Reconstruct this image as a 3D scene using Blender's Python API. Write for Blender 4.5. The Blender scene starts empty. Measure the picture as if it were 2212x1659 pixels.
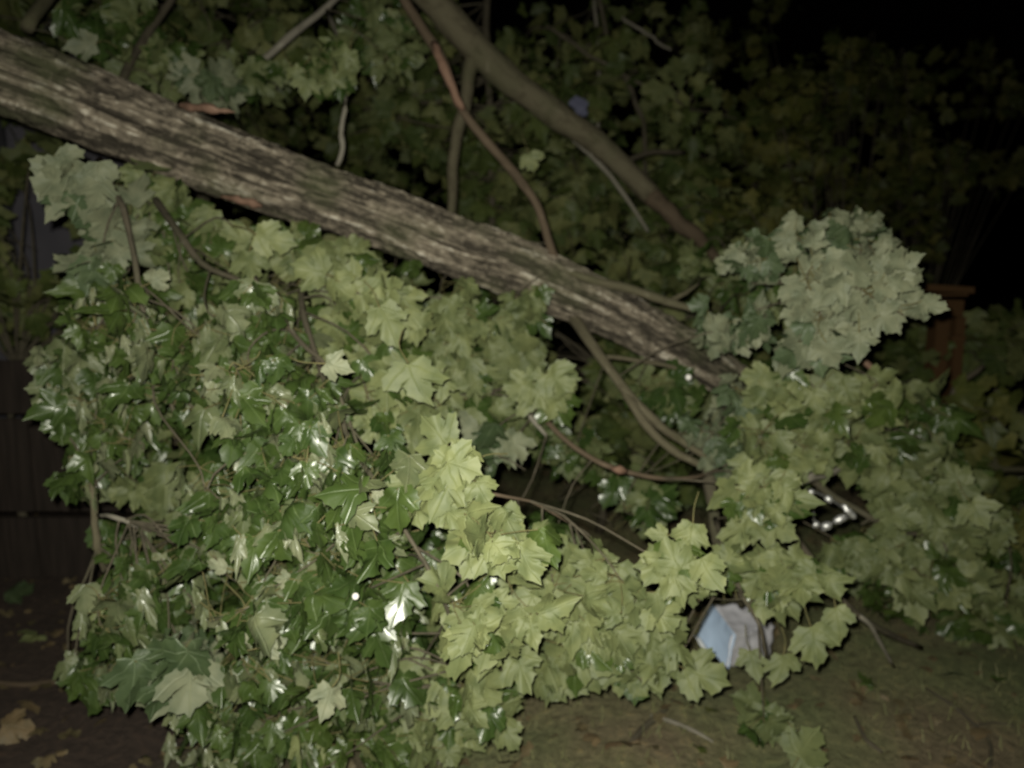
import bpy, math, random
import numpy as np
from mathutils import Vector, noise

# ------------------------------------------------------------------ camera, sky, flash, exposure
random.seed(7); RS = np.random.RandomState(11)
S = bpy.context.scene
W0, H0, FPX = 2212.0, 1659.0, 1597.0
PITCH = math.radians(-8.0)
CAM = np.array([0.0, 0.0, 1.6])
cam_d = bpy.data.cameras.new('camera'); cam = bpy.data.objects.new('camera', cam_d)
S.collection.objects.link(cam); S.camera = cam
cam.location = CAM; cam.rotation_euler = (math.radians(90) + PITCH, 0, 0)
cam_d.sensor_width = 36; cam_d.lens = 26.0; cam_d.clip_start = 0.05; cam_d.clip_end = 400
cam_d.dof.use_dof = True; cam_d.dof.focus_distance = 1.15; cam_d.dof.aperture_fstop = 2.5

world = bpy.data.worlds.new('World'); S.world = world; world.use_nodes = True
wn = world.node_tree; bg = wn.nodes['Background']
sky = wn.nodes.new('ShaderNodeTexSky'); sky.sky_type = 'NISHITA'; sky.sun_disc = False
sky.sun_elevation = math.radians(-4); sky.sun_rotation = math.radians(200)
wn.links.new(sky.outputs[0], bg.inputs[0]); bg.inputs[1].default_value = 0.012

def frame():
    f = np.array([0, math.cos(PITCH), math.sin(PITCH)]); r = np.array([1.0, 0, 0])
    return r, np.cross(r, f), f
CR, CU, CF = frame()
def P(u, v, d):
    return CAM + CF * d + CR * ((u - W0 / 2) / FPX * d) + CU * (-(v - H0 / 2) / FPX * d)
def Pg(u, v, z=0.0):
    """where the ray of a picture point meets the ground"""
    ray = CF + CR * ((u - W0 / 2) / FPX) + CU * (-(v - H0 / 2) / FPX)
    return CAM + ray * ((z - CAM[2]) / ray[2])

# the photographer's flash, a few centimetres beside the lens
fl = bpy.data.lights.new('flash', 'SPOT'); flo = bpy.data.objects.new('flash', fl)
S.collection.objects.link(flo)
fl.energy = 275; fl.color = (1.0, 0.98, 0.83); fl.shadow_soft_size = 0.012
fl.spot_size = math.radians(150); fl.spot_blend = 1.0
flo.location = CAM + CR * -0.035 + CU * 0.045
aim = Vector(P(1000, 1000, 3.0)) - Vector(flo.location)
flo.rotation_euler = aim.to_track_quat('-Z', 'Y').to_euler()

S.view_settings.view_transform = 'Standard'; S.view_settings.look = 'None'
S.view_settings.exposure = 0.0; S.view_settings.gamma = 1.0
S.render.engine = 'CYCLES'
S.cycles.max_bounces = 5; S.cycles.transparent_max_bounces = 8

# ------------------------------------------------------------------ tagging helpers
def tag(o, label=None, cat=None, group=None, kind=None):
    if label: o['label'] = label
    if cat: o['category'] = cat
    if group: o['group'] = group
    if kind: o['kind'] = kind
    return o
def empty(name, loc, label, cat, group=None):
    o = bpy.data.objects.new(name, None); S.collection.objects.link(o)
    o.empty_display_size = 0.1; o.location = Vector(loc)
    return tag(o, label, cat, group)
def link(name, me, parent=None):
    o = bpy.data.objects.new(name, me); S.collection.objects.link(o)
    if parent is not None:
        o.parent = parent
        top = parent; loc = Vector((0, 0, 0))
        while top is not None: loc += top.location; top = top.parent
        o.location = -loc if parent.parent is None else Vector((0, 0, 0))
        if parent.parent is not None:
            o.location = Vector((0, 0, 0))
    return o

class MB:
    """collects pieces (verts, faces, uv, material index) into one mesh"""
    def __init__(s): s.v = []; s.f = []; s.uv = []; s.mi = []; s.t = []; s.n = 0; s.rnd = []
    def add(s, v, faces, uv=None, mi=0, rnd=0.5):
        v = np.asarray(v, float); s.v.append(v)
        s.uv.append(np.zeros((len(v), 2)) if uv is None else np.asarray(uv, float))
        s.rnd.append(np.full(len(v), rnd) if np.isscalar(rnd) else rnd)
        s.f += [tuple(i + s.n for i in f) for f in faces]; s.mi += [mi] * len(faces); s.n += len(v)
    def box(s, c, size, rz=0, mi=0, rx=0):
        c = np.array(c, float); h = np.array(size) / 2
        p = np.array([[x, y, z] for x in (-1, 1) for y in (-1, 1) for z in (-1, 1)]) * h
        R = np.array([[math.cos(rz), -math.sin(rz), 0], [math.sin(rz), math.cos(rz), 0], [0, 0, 1]])
        p = p @ R.T + c
        s.add(p, [(0, 1, 3, 2), (4, 6, 7, 5), (0, 4, 5, 1), (2, 3, 7, 6), (0, 2, 6, 4), (1, 5, 7, 3)], mi=mi)
    def tube(s, pts, rad, seg=8, mi=0, bump=0.0, closed=True, rnd=0.5):
        pts, rad = np.asarray(pts, float), np.asarray(rad, float)
        n = len(pts); T = np.gradient(pts, axis=0); T /= np.linalg.norm(T, axis=1)[:, None] + 1e-9
        ref = np.array([0.13, 0.31, 0.94]);
        if abs(T[0] @ ref) > 0.9: ref = np.array([0.9, 0.3, 0.1])
        a = np.cross(T, ref); a /= np.linalg.norm(a, axis=1)[:, None]; b = np.cross(T, a)
        ang = np.linspace(0, 2 * math.pi, seg, endpoint=False)
        ln = np.concatenate([[0], np.cumsum(np.linalg.norm(np.diff(pts, axis=0), axis=1))])
        R = rad[:, None] * (1 + bump * RS.uniform(-1, 1, (n, seg)))
        v = pts[:, None] + R[..., None] * (np.cos(ang)[None, :, None] * a[:, None] + np.sin(ang)[None, :, None] * b[:, None])
        uv = np.stack([np.repeat(ln[:, None], seg, 1), np.repeat(ang[None] * rad.mean(), n, 0)], -1)
        f = [(i * seg + j, i * seg + (j + 1) % seg, (i + 1) * seg + (j + 1) % seg, (i + 1) * seg + j)
             for i in range(n - 1) for j in range(seg)]
        if closed: f += [tuple(range(seg - 1, -1, -1)), tuple((n - 1) * seg + j for j in range(seg))]
        s.add(v.reshape(-1, 3), f, uv.reshape(-1, 2), mi, rnd)
    def build(s, name, mats, parent=None, smooth=True):
        me = bpy.data.meshes.new(name)
        V = np.concatenate(s.v)
        me.from_pydata(V.tolist(), [], s.f)
        if not isinstance(mats, (list, tuple)): mats = [mats]
        for m in mats: me.materials.append(m)
        me.polygons.foreach_set('material_index', np.array(s.mi, np.int32))
        me.polygons.foreach_set('use_smooth', np.full(len(s.f), smooth))
        li = np.empty(len(me.loops), np.int32); me.loops.foreach_get('vertex_index', li)
        uvl = me.uv_layers.new(name='UVMap')
        uvl.data.foreach_set('uv', np.concatenate(s.uv)[li].ravel().astype(np.float32))
        at = me.attributes.new('tint', 'FLOAT', 'POINT')
        at.data.foreach_set('value', np.concatenate(s.rnd).astype(np.float32))
        me.update()
        return link(name, me, parent)

def spline(ctrl, n):
    """Catmull-Rom through control rows"""
    c = np.asarray(ctrl, float); c = np.vstack([2 * c[0] - c[1], c, 2 * c[-1] - c[-2]])
    out = []; m = len(c) - 3
    for k in range(n):
        t = k / (n - 1) * m; i = min(int(t), m - 1); t -= i
        p0, p1, p2, p3 = c[i:i + 4]
        out.append(0.5 * (2 * p1 + (p2 - p0) * t + (2 * p0 - 5 * p1 + 4 * p2 - p3) * t * t + (3 * p1 - p0 - 3 * p2 + p3) * t ** 3))
    return np.array(out)
def path(px, n=24, wig=0.0):
    """px rows (u, v, depth, radius in picture px) -> world points and metre radii"""
    q = spline(px, n); pts = np.array([P(a[0], a[1], a[2]) for a in q]); r = q[:, 3] * q[:, 2] / FPX
    ph = RS.uniform(0, 50)
    wv_ = np.array([list(noise.noise_vector(Vector((i * 9.0 / n, ph, 0)))) for i in range(n)]); pts = pts + wv_ * np.minimum(r * 0.45, 0.012)[:, None]
    r = r * (1 + 0.16 * np.array([noise.noise(Vector((i * 11.0 / n, ph, 5))) for i in range(n)]))
    if wig: pts = pts + RS.normal(0, wig, pts.shape) * np.linspace(0, 1, n)[:, None].clip(0.2)
    return pts, r

# ------------------------------------------------------------------ materials
def nodes(name):
    m = bpy.data.materials.new(name); m.use_nodes = True; nt = m.node_tree
    return m, nt, nt.nodes['Principled BSDF'], nt.nodes.new, nt.links.new
def ramp(nt, stops):
    r = nt.nodes.new('ShaderNodeValToRGB'); e = r.color_ramp.elements
    while len(e) < len(stops): e.new(0.5)
    for k, (p, c) in zip(e, stops): k.position = p; k.color = (*c, 1)
    return r
def mixc(nt, fac, a, b, mode='MIX'):
    m = nt.nodes.new('ShaderNodeMix'); m.data_type = 'RGBA'; m.blend_type = mode
    for i, x in ((0, fac), (6, a), (7, b)):
        if hasattr(x, 'links'): nt.links.new(x, m.inputs[i])
        elif isinstance(x, tuple): m.inputs[i].default_value = (*x, 1)
        else: m.inputs[i].default_value = x
    return m.outputs[2]
def mth(nt, op, a, b=0.0, clamp=False):
    m = nt.nodes.new('ShaderNodeMath'); m.operation = op; m.use_clamp = clamp
    for i, x in enumerate((a, b)):
        if hasattr(x, 'links'): nt.links.new(x, m.inputs[i])
        else: m.inputs[i].default_value = x
    return m.outputs[0]

def leaf_mat(name, top1, top2, und1, und2, rough=0.32, spec=0.5, urough=0.6, coat=0.0):
    m, nt, b, N, L = nodes(name)
    at = N('ShaderNodeAttribute'); at.attribute_name = 'tint'; t = at.outputs['Fac']
    uv = N('ShaderNodeUVMap'); sx = N('ShaderNodeSeparateXYZ'); L(uv.outputs[0], sx.inputs[0])
    ang = mth(nt, 'ARCTAN2', sx.outputs[0], sx.outputs[1])
    a = mth(nt, 'DIVIDE', ang, 0.92); fr = mth(nt, 'ABSOLUTE', mth(nt, 'SUBTRACT', a, mth(nt, 'ROUND', a)))
    rad = mth(nt, 'SQRT', mth(nt, 'ADD', mth(nt, 'MULTIPLY', sx.outputs[0], sx.outputs[0]), mth(nt, 'MULTIPLY', sx.outputs[1], sx.outputs[1])))
    dist = mth(nt, 'MULTIPLY', fr, rad)
    vein = mth(nt, 'SUBTRACT', 1.0, mth(nt, 'DIVIDE', dist, 0.028, True), True)
    no = N('ShaderNodeTexNoise'); no.inputs['Scale'].default_value = 3.5; no.inputs['Detail'].default_value = 4
    tc = N('ShaderNodeTexCoord'); L(tc.outputs['Object'], no.inputs['Vector']); no.inputs['Scale'].default_value = 22
    top = mixc(nt, t, top1, top2); und = mixc(nt, t, und1, und2)
    top = mixc(nt, mth(nt, 'MULTIPLY', vein, 0.55), top, tuple(x * 1.6 + 0.03 for x in top2))
    und = mixc(nt, mth(nt, 'MULTIPLY', vein, 0.4), und, tuple(x * 1.25 for x in und2))
    geo = N('ShaderNodeNewGeometry')
    col = mixc(nt, geo.outputs['Backfacing'], top, und)
    blot = ramp(nt, [(0.3, (0.72, 0.76, 0.7)), (0.65, (1.12, 1.08, 1.0))]); L(no.outputs[0], blot.inputs[0])
    col = mixc(nt, 1.0, col, blot.outputs[0], 'MULTIPLY')
    L(col, b.inputs['Base Color'])
    mr = N('ShaderNodeMix'); mr.data_type = 'FLOAT'; L(geo.outputs['Backfacing'], mr.inputs[0])
    mr.inputs[2].default_value = rough; mr.inputs[3].default_value = urough; L(mr.outputs[0], b.inputs['Roughness'])
    b.inputs['Specular IOR Level'].default_value = spec
    bp = N('ShaderNodeBump'); bp.inputs['Strength'].default_value = 0.5; bp.inputs['Distance'].default_value = 0.004
    L(mth(nt, 'ADD', mth(nt, 'MULTIPLY', vein, -0.8), no.outputs[0]), bp.inputs['Height']); L(bp.outputs[0], b.inputs['Normal'])
    if coat:
        b.inputs['Coat Weight'].default_value = coat; b.inputs['Coat Roughness'].default_value = 0.16
    return m
M = {}
M['maple'] = leaf_mat('maple_leaf', (0.034, 0.062, 0.016), (0.06, 0.09, 0.022), (0.103, 0.126, 0.052), (0.162, 0.185, 0.080))
M['wet'] = leaf_mat('wet_leaf', (0.033, 0.058, 0.015), (0.055, 0.085, 0.021), (0.09, 0.112, 0.05), (0.17, 0.185, 0.12), rough=0.40, spec=0.5, urough=0.42, coat=0.10)
M['silver'] = leaf_mat('silvery_leaf', (0.05, 0.075, 0.035), (0.08, 0.11, 0.06), (0.135, 0.152, 0.10), (0.19, 0.205, 0.14), rough=0.5, spec=0.35, urough=0.6)
M['far'] = leaf_mat('hedge_leaf', (0.045, 0.066, 0.02), (0.078, 0.10, 0.028), (0.09, 0.11, 0.045), (0.15, 0.16, 0.062), rough=0.5, spec=0.3)
M['olive'] = leaf_mat('olive_leaf', (0.05, 0.07, 0.018), (0.085, 0.092, 0.022), (0.075, 0.09, 0.028), (0.13, 0.125, 0.035), rough=0.5, spec=0.3)
M['dead'] = leaf_mat('dead_leaf', (0.10, 0.085, 0.045), (0.17, 0.125, 0.07), (0.11, 0.09, 0.05), (0.20, 0.14, 0.09), rough=0.6)

def bark(name, dark, mid, pale, sx=5, sy=26, moss=0.0, bump=0.012, rough=0.85, crest=False):
    m, nt, b, N, L = nodes(name)
    uv = N('ShaderNodeUVMap'); mp = N('ShaderNodeMapping'); mp.inputs['Scale'].default_value = (sx, sy, 1); L(uv.outputs[0], mp.inputs[0])
    n1 = N('ShaderNodeTexNoise'); n1.inputs['Scale'].default_value = 1; n1.inputs['Detail'].default_value = 7; n1.inputs['Roughness'].default_value = 0.62; n1.inputs['Distortion'].default_value = 0.6; L(mp.outputs[0], n1.inputs['Vector'])
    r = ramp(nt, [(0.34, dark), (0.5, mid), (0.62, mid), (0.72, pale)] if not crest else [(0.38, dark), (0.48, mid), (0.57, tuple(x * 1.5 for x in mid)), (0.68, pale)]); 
    if crest:   # pale plates between dark furrows follow the modelled relief
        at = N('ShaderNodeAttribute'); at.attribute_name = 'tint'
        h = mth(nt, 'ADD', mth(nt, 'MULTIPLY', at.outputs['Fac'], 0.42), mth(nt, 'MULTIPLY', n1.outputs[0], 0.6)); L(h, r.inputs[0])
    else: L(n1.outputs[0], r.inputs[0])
    tc = N('ShaderNodeTexCoord'); n2 = N('ShaderNodeTexNoise'); n2.inputs['Scale'].default_value = 3.5; n2.inputs['Detail'].default_value = 5; L(tc.outputs['Object'], n2.inputs['Vector'])
    mr = ramp(nt, [(0.5, (0, 0, 0)), (0.66, (1, 1, 1))]); L(n2.outputs[0], mr.inputs[0])
    col = mixc(nt, mth(nt, 'MULTIPLY', mr.outputs[0], moss), r.outputs[0], (0.07, 0.08, 0.035))
    L(col, b.inputs['Base Color']); b.inputs['Roughness'].default_value = rough; b.inputs['Specular IOR Level'].default_value = 0.3
    bp = N('ShaderNodeBump'); bp.inputs['Strength'].default_value = 0.9; bp.inputs['Distance'].default_value = bump
    L(n1.outputs[0], bp.inputs['Height']); L(bp.outputs[0], b.inputs['Normal'])
    return m
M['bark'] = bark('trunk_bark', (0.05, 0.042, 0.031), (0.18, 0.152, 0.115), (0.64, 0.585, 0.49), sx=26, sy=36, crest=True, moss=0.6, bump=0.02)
M['limb'] = bark('limb_bark', (0.08, 0.068, 0.042), (0.125, 0.11, 0.07), (0.18, 0.16, 0.11), sx=14, sy=22, moss=0.5, bump=0.006)
M['raw'] = bark('torn_wood', (0.13, 0.075, 0.05), (0.23, 0.14, 0.10), (0.38, 0.27, 0.21), sx=9, sy=30, bump=0.004)
M['twig'] = bark('twig_bark', (0.05, 0.045, 0.03), (0.10, 0.085, 0.06), (0.18, 0.16, 0.12), sx=12, sy=30, moss=0.3, bump=0.002)
M['palebark'] = bark('pale_bark', (0.14, 0.13, 0.10), (0.24, 0.22, 0.18), (0.36, 0.34, 0.28), sx=8, sy=20, bump=0.002)
M['redtwig'] = bark('red_twig', (0.065, 0.048, 0.031), (0.105, 0.077, 0.051), (0.16, 0.118, 0.082), sx=10, sy=20, bump=0.002)
M['orange'] = bark('orange_wood', (0.035, 0.02, 0.008), (0.09, 0.045, 0.016), (0.20, 0.10, 0.035), sx=3, sy=22, bump=0.002)
M['petiole'] = bark('petiole', (0.10, 0.10, 0.04), (0.16, 0.14, 0.06), (0.22, 0.16, 0.09), sx=10, sy=10, bump=0.001)
def plain(name, c1, c2, scale=8, rough=0.7, bump=0.3, spec=0.3, stretch=(1, 1, 1)):
    m, nt, b, N, L = nodes(name)
    tc = N('ShaderNodeTexCoord'); mp = N('ShaderNodeMapping'); mp.inputs['Scale'].default_value = stretch; L(tc.outputs['Object'], mp.inputs[0])
    n = N('ShaderNodeTexNoise'); n.inputs['Scale'].default_value = scale; n.inputs['Detail'].default_value = 6; L(mp.outputs[0], n.inputs['Vector'])
    r = ramp(nt, [(0.3, c1), (0.7, c2)]); L(n.outputs[0], r.inputs[0]); L(r.outputs[0], b.inputs['Base Color'])
    b.inputs['Roughness'].default_value = rough; b.inputs['Specular IOR Level'].default_value = spec
    bp = N('ShaderNodeBump'); bp.inputs['Strength'].default_value = bump; bp.inputs['Distance'].default_value = 0.01; L(n.outputs[0], bp.inputs['Height']); L(bp.outputs[0], b.inputs['Normal'])
    return m
M['lavender'] = plain('house_siding', (0.14, 0.135, 0.16), (0.18, 0.17, 0.20), 3)
M['trimdark'] = plain('dark_trim', (0.04, 0.04, 0.045), (0.07, 0.07, 0.08), 6)
M['fencewood'] = plain('dark_fence_wood', (0.022, 0.017, 0.014), (0.045, 0.034, 0.028), 5, stretch=(6, 6, 0.7))
M['blue'] = plain('pale_blue_film', (0.42, 0.54, 0.74), (0.46, 0.58, 0.77), 4, rough=0.5, bump=0.05)
M['white'] = plain('white_paper', (0.62, 0.62, 0.70), (0.76, 0.74, 0.80), 5, rough=0.6, bump=0.08)
M['hem'] = plain('white_hem', (0.72, 0.75, 0.8), (0.8, 0.82, 0.84), 9, rough=0.6)
M['reflect'] = plain('reflective_tape', (0.85, 0.85, 0.86), (0.9, 0.9, 0.9), 30, rough=0.5, bump=0.1, spec=0.6); M['reflect'].node_tree.nodes['Principled BSDF'].inputs['Metallic'].default_value = 0.85
M['strap'] = plain('grey_webbing', (0.05, 0.05, 0.05), (0.10, 0.10, 0.09), 40)
M['patch'] = plain('blue_grey_sheet', (0.10, 0.105, 0.17), (0.14, 0.145, 0.22), 10)
M['ball'] = plain('white_ball', (0.75, 0.72, 0.68), (0.85, 0.83, 0.8), 20, rough=0.4)
M['drop'] = plain('water_drop', (0.25, 0.28, 0.22), (0.3, 0.33, 0.26), 20, rough=0.22, bump=0, spec=1.0)
M['grass'] = plain('grass_blade', (0.13, 0.15, 0.06), (0.22, 0.21, 0.10), 2, rough=0.6)

def ground_mat():
    m, nt, b, N, L = nodes('ground_soil')
    tc = N('ShaderNodeTexCoord')
    n1 = N('ShaderNodeTexNoise'); n1.inputs['Scale'].default_value = 1.6; n1.inputs['Detail'].default_value = 6; L(tc.outputs['Object'], n1.inputs['Vector'])
    n2 = N('ShaderNodeTexNoise'); n2.inputs['Scale'].default_value = 28; n2.inputs['Detail'].default_value = 8; n2.inputs['Roughness'].default_value = 0.7; L(tc.outputs['Object'], n2.inputs['Vector'])
    r1 = ramp(nt, [(0.36, (0.25, 0.20, 0.12)), (0.48, (0.25, 0.235, 0.12)), (0.64, (0.19, 0.22, 0.095))]); L(n1.outputs[0], r1.inputs[0])
    # bare dark soil on the house side, worn lawn on the other
    sx = N('ShaderNodeSeparateXYZ'); L(tc.outputs['Object'], sx.inputs[0])
    k = mth(nt, 'ADD', mth(nt, 'ADD', mth(nt, 'MULTIPLY', sx.outputs[0], 0.9), 1.0), mth(nt, 'MULTIPLY', mth(nt, 'SUBTRACT', n1.outputs[0], 0.5), 2.0), True)
    soil = mixc(nt, k, (0.075, 0.052, 0.04), r1.outputs[0])
    r2 = ramp(nt, [(0.3, (0.5, 0.48, 0.45)), (0.55, (1.0, 1.0, 1.0)), (0.75, (1.7, 1.5, 1.25))]); L(n2.outputs[0], r2.inputs[0])
    L(mixc(nt, 1.0, soil, r2.outputs[0], 'MULTIPLY'), b.inputs['Base Color'])
    b.inputs['Roughness'].default_value = 0.9
    bp = N('ShaderNodeBump'); bp.inputs['Strength'].default_value = 0.9; bp.inputs['Distance'].default_value = 0.03; L(n2.outputs[0], bp.inputs['Height']); L(bp.outputs[0], b.inputs['Normal'])
    return m
M['ground'] = ground_mat()

# ------------------------------------------------------------------ ground
def gz(x, y):
    return 0.05 * noise.noise(Vector((x * 0.9, y * 0.9, 3.1))) + 0.02 * noise.noise(Vector((x * 3.7, y * 3.7, 1.1)))
def ground():
    xs = np.concatenate([np.linspace(-60, -6, 14), np.linspace(-5.8, 5.8, 150), np.linspace(6, 60, 14)])
    ys = np.concatenate([np.linspace(-30, 0.4, 10), np.linspace(0.6, 8, 110), np.linspace(8.4, 90, 16)])
    v = [(x, y, gz(x, y)) for y in ys for x in xs]; nx = len(xs)
    f = [(j * nx + i, j * nx + i + 1, (j + 1) * nx + i + 1, (j + 1) * nx + i) for j in range(len(ys) - 1) for i in range(nx - 1)]
    mb = MB(); mb.add(v, f); tag(mb.build('ground', M['ground']), kind='structure')
ground()

# ------------------------------------------------------------------ maple leaves
half = [(.16, -.06), (.33, -.09), (.37, .0), (.46, .06), (.45, .15), (.58, .24), (.58, .33), (.66, .47), (.54, .49), (.46, .56), (.40, .50), (.29, .48),
        (.29, .60), (.35, .69), (.26, .75), (.20, .84), (.10, .88)]
out = [(0, 0)] + half + [(0, 1.06)] + [(-x, y) for x, y in half[::-1]]
LO = np.array(out); CEN = np.array([0, 0.28]); NO = len(LO)
LI = CEN + (LO - CEN) * 0.52
LEAF = np.vstack([LO, LI, CEN]); LF = [(i, (i + 1) % NO, NO + (i + 1) % NO, NO + i) for i in range(NO)] + [(NO + i, NO + (i + 1) % NO, 2 * NO) for i in range(NO)]
lo = [0, 2, 4, 6, 8, 11, 12, 14, 17, 18]
lo = lo + [NO - i for i in lo[-2:0:-1]]
LEAF_S = np.vstack([LO[lo], [CEN]]); NS = len(lo); LF_S = [(i, (i + 1) % NS, NS) for i in range(NS)]

def norm(a): a = np.asarray(a, float); return a / (np.linalg.norm(a) + 1e-9)
def add_leaf(mb, pos, tip, nrm, size, mi=0, simple=False, rnd=None, curl=None, wid=None):
    """pos = where the leaf stalk joins; nrm = the glossy upper side"""
    n = norm(nrm); t = norm(tip - n * (np.dot(tip, n))); s = np.cross(t, n)
    T = LEAF_S if simple else LEAF
    th = np.arctan2(T[:, 0], T[:, 1] - 0.28); f_ = 1 + 0.10 * np.sin(2 * th + RS.uniform(0, 6.28)) + 0.07 * np.sin(5 * th + RS.uniform(0, 6.28))
    x, y = T[:, 0] * f_, 0.28 + (T[:, 1] - 0.28) * f_
    c = curl if curl is not None else (RS.uniform(-0.15, 0.6) if RS.rand() > 0.15 else RS.uniform(0.8, 1.4))
    d = RS.uniform(-0.15, 0.45); ph = RS.uniform(0, 6.28); tw = RS.normal(0, 0.18); k = RS.normal(0, 0.12)
    w = wid if wid else RS.uniform(0.82, 1.05)
    cr = RS.uniform(0.03, 0.13)
    z = -c * np.abs(x) ** 1.6 - d * y * y * 0.55 + cr * np.sin(6 * x + ph) * np.cos(5 * y + 2 * ph) + 0.4 * cr * np.sin(13 * x + 2 * ph + 6 * y) + tw * x * y
    xx = x * w + k * y * y
    v = pos + size * (xx[:, None] * s + y[:, None] * t + z[:, None] * n)
    mb.add(v, LF_S if simple else LF, T, mi, RS.uniform(0, 1) if rnd is None else rnd)
def rv(k=1.0): return RS.normal(0, k, 3)
UP = np.array([0, 0, 1.0])

def UV(p):
    q = p - CAM; d = q @ CF
    return W0 / 2 + FPX * (q @ CR) / d, H0 / 2 - FPX * (q @ CU) / d
# openings between the boughs: u, v, ru, rv, how far back they stay open
HOLES = [(1240, 745, 55, 95, 6.0), (1265, 850, 40, 50, 4.0), (1130, 1040, 80, 34, 5), (1230, 1080, 60, 40, 5), (1310, 1130, 45, 45, 5), (1370, 1190, 45, 35, 5), (1797, 1104, 82, 66, 4.0), (1562, 1370, 100, 80, 2.95),
         (1690, 655, 14, 10, 2.6), (1850, 560, 8, 8, 2.6), (1830, 690, 6, 8, 2.6), (1600, 655, 28, 25, 3.3), (490, 1290, 22, 40, 2.6), (360, 1195, 35, 16, 2.6), (620, 620, 28, 16, 3), (680, 665, 30, 20, 3), (1990, 770, 60, 50, 3.0),
         (70, 520, 70, 110, 5.4), (1040, 1600, 200, 30, 1.9), (1300, 1560, 160, 60, 5), (20, 1150, 75, 380, 3.7), (930, 640, 30, 18, 3.5), (1470, 520, 30, 25, 5), (1540, 530, 40, 30, 3.8)]
def blocked(p, region=None, size=0.12):
    u, v = UV(p); d = (p - CAM) @ CF; mg = 0.36 * size * FPX / d
    for (a, b, ra, rb, dd) in HOLES:
        if d < dd and ((u - a) / (ra + mg)) ** 2 + ((v - b) / (rb + mg)) ** 2 < 1: return True
    if region is not None:
        a, b, ra, rb = region
        if ((u - a) / ra) ** 2 + ((v - b) / rb) ** 2 > 1: return True
    return False
def spray(base, end, n, size, mode, mat, simple=False, spread=0.16, anchor=None, tint=None, region=None):
    """a leafy shoot: twig with paired leaves on stalks; returns an unbuilt mesh"""
    mb = MB(); base = np.array(base); end = np.array(end); L_ = np.linalg.norm(end - base)
    mid = (base + end) / 2 + rv(0.10 * L_) + UP * 0.05 * L_
    ctrl = [base, mid, end]
    if anchor is not None:
        q = (anchor + base) / 2 + rv(0.03) * min(1, np.linalg.norm(anchor - base) * 2) + UP * 0.02
        ctrl = [anchor, q] + ctrl
    pts = spline(ctrl, 14); mb.tube(pts, np.linspace(0.0036 if not simple else 0.008, 0.0014, 14), 5, 1, closed=False)
    tw = spline([base, mid, end], 20)
    for i in range(n):
        for _ in range(14):
            q = tw[min(int(RS.uniform(0.05, 1) * 20), 19)]
            off = rv(1.0); off[2] *= 0.8; off = norm(off) * spread * RS.uniform(0.25, 1.0)
            pos = q + off
            if not blocked(pos - UP * size * 0.4, region, size): break
        else: continue
        toc = norm(CAM - pos)
        if mode == 'face':      # undersides turned to the open side
            nr = -(toc * 1.0 + rv(0.36) + UP * 0.1); tip = -UP * 0.9 + rv(0.75)
            if RS.rand() < 0.16: nr = -nr + UP * 0.4
        elif mode == 'wet':
            nr = UP * 0.18 + toc * 0.34 + rv(0.55) * np.array([1.25, 1, .7]); tip = -UP * 1.2 + rv(0.42)
            if RS.rand() < 0.12: nr = -nr
        elif mode == 'rose':    # fan of leaves pointing outward from the shoot
            nr = -(toc + rv(0.3)); tip = norm(off) * 0.7 + rv(0.4) - UP * 0.35
        elif mode == 'mid':
            nr = (toc * 0.7 + UP * 0.35 + rv(0.45)) * (-1 if RS.rand() < 0.6 else 1); tip = -UP * 0.7 + rv(0.6)
        else:
            nr = UP * 0.6 + toc * 0.3 + rv(0.5); tip = -UP * 0.5 + rv(0.7)
            if RS.rand() < 0.3: nr = -nr
        sz = size * RS.uniform(0.6, 1.1); wd = None
        if mode == 'wet' and RS.rand() < 0.2:      # blades folded shut, hanging edge-on
            wd = RS.uniform(0.22, 0.42); nr = -(toc + rv(0.3)); tip = -UP + rv(0.22) + CR * 0.15
        add_leaf(mb, pos, tip, nr, sz, 0, simple, None if tint is None else np.clip(RS.normal(tint, 0.25), 0, 1), wid=wd)
        if not simple:
            mb.tube(spline([q, (q + pos) / 2 + rv(0.006), pos], 4), [0.0016] * 4, 4, 2, closed=False)
    return mb

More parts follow.
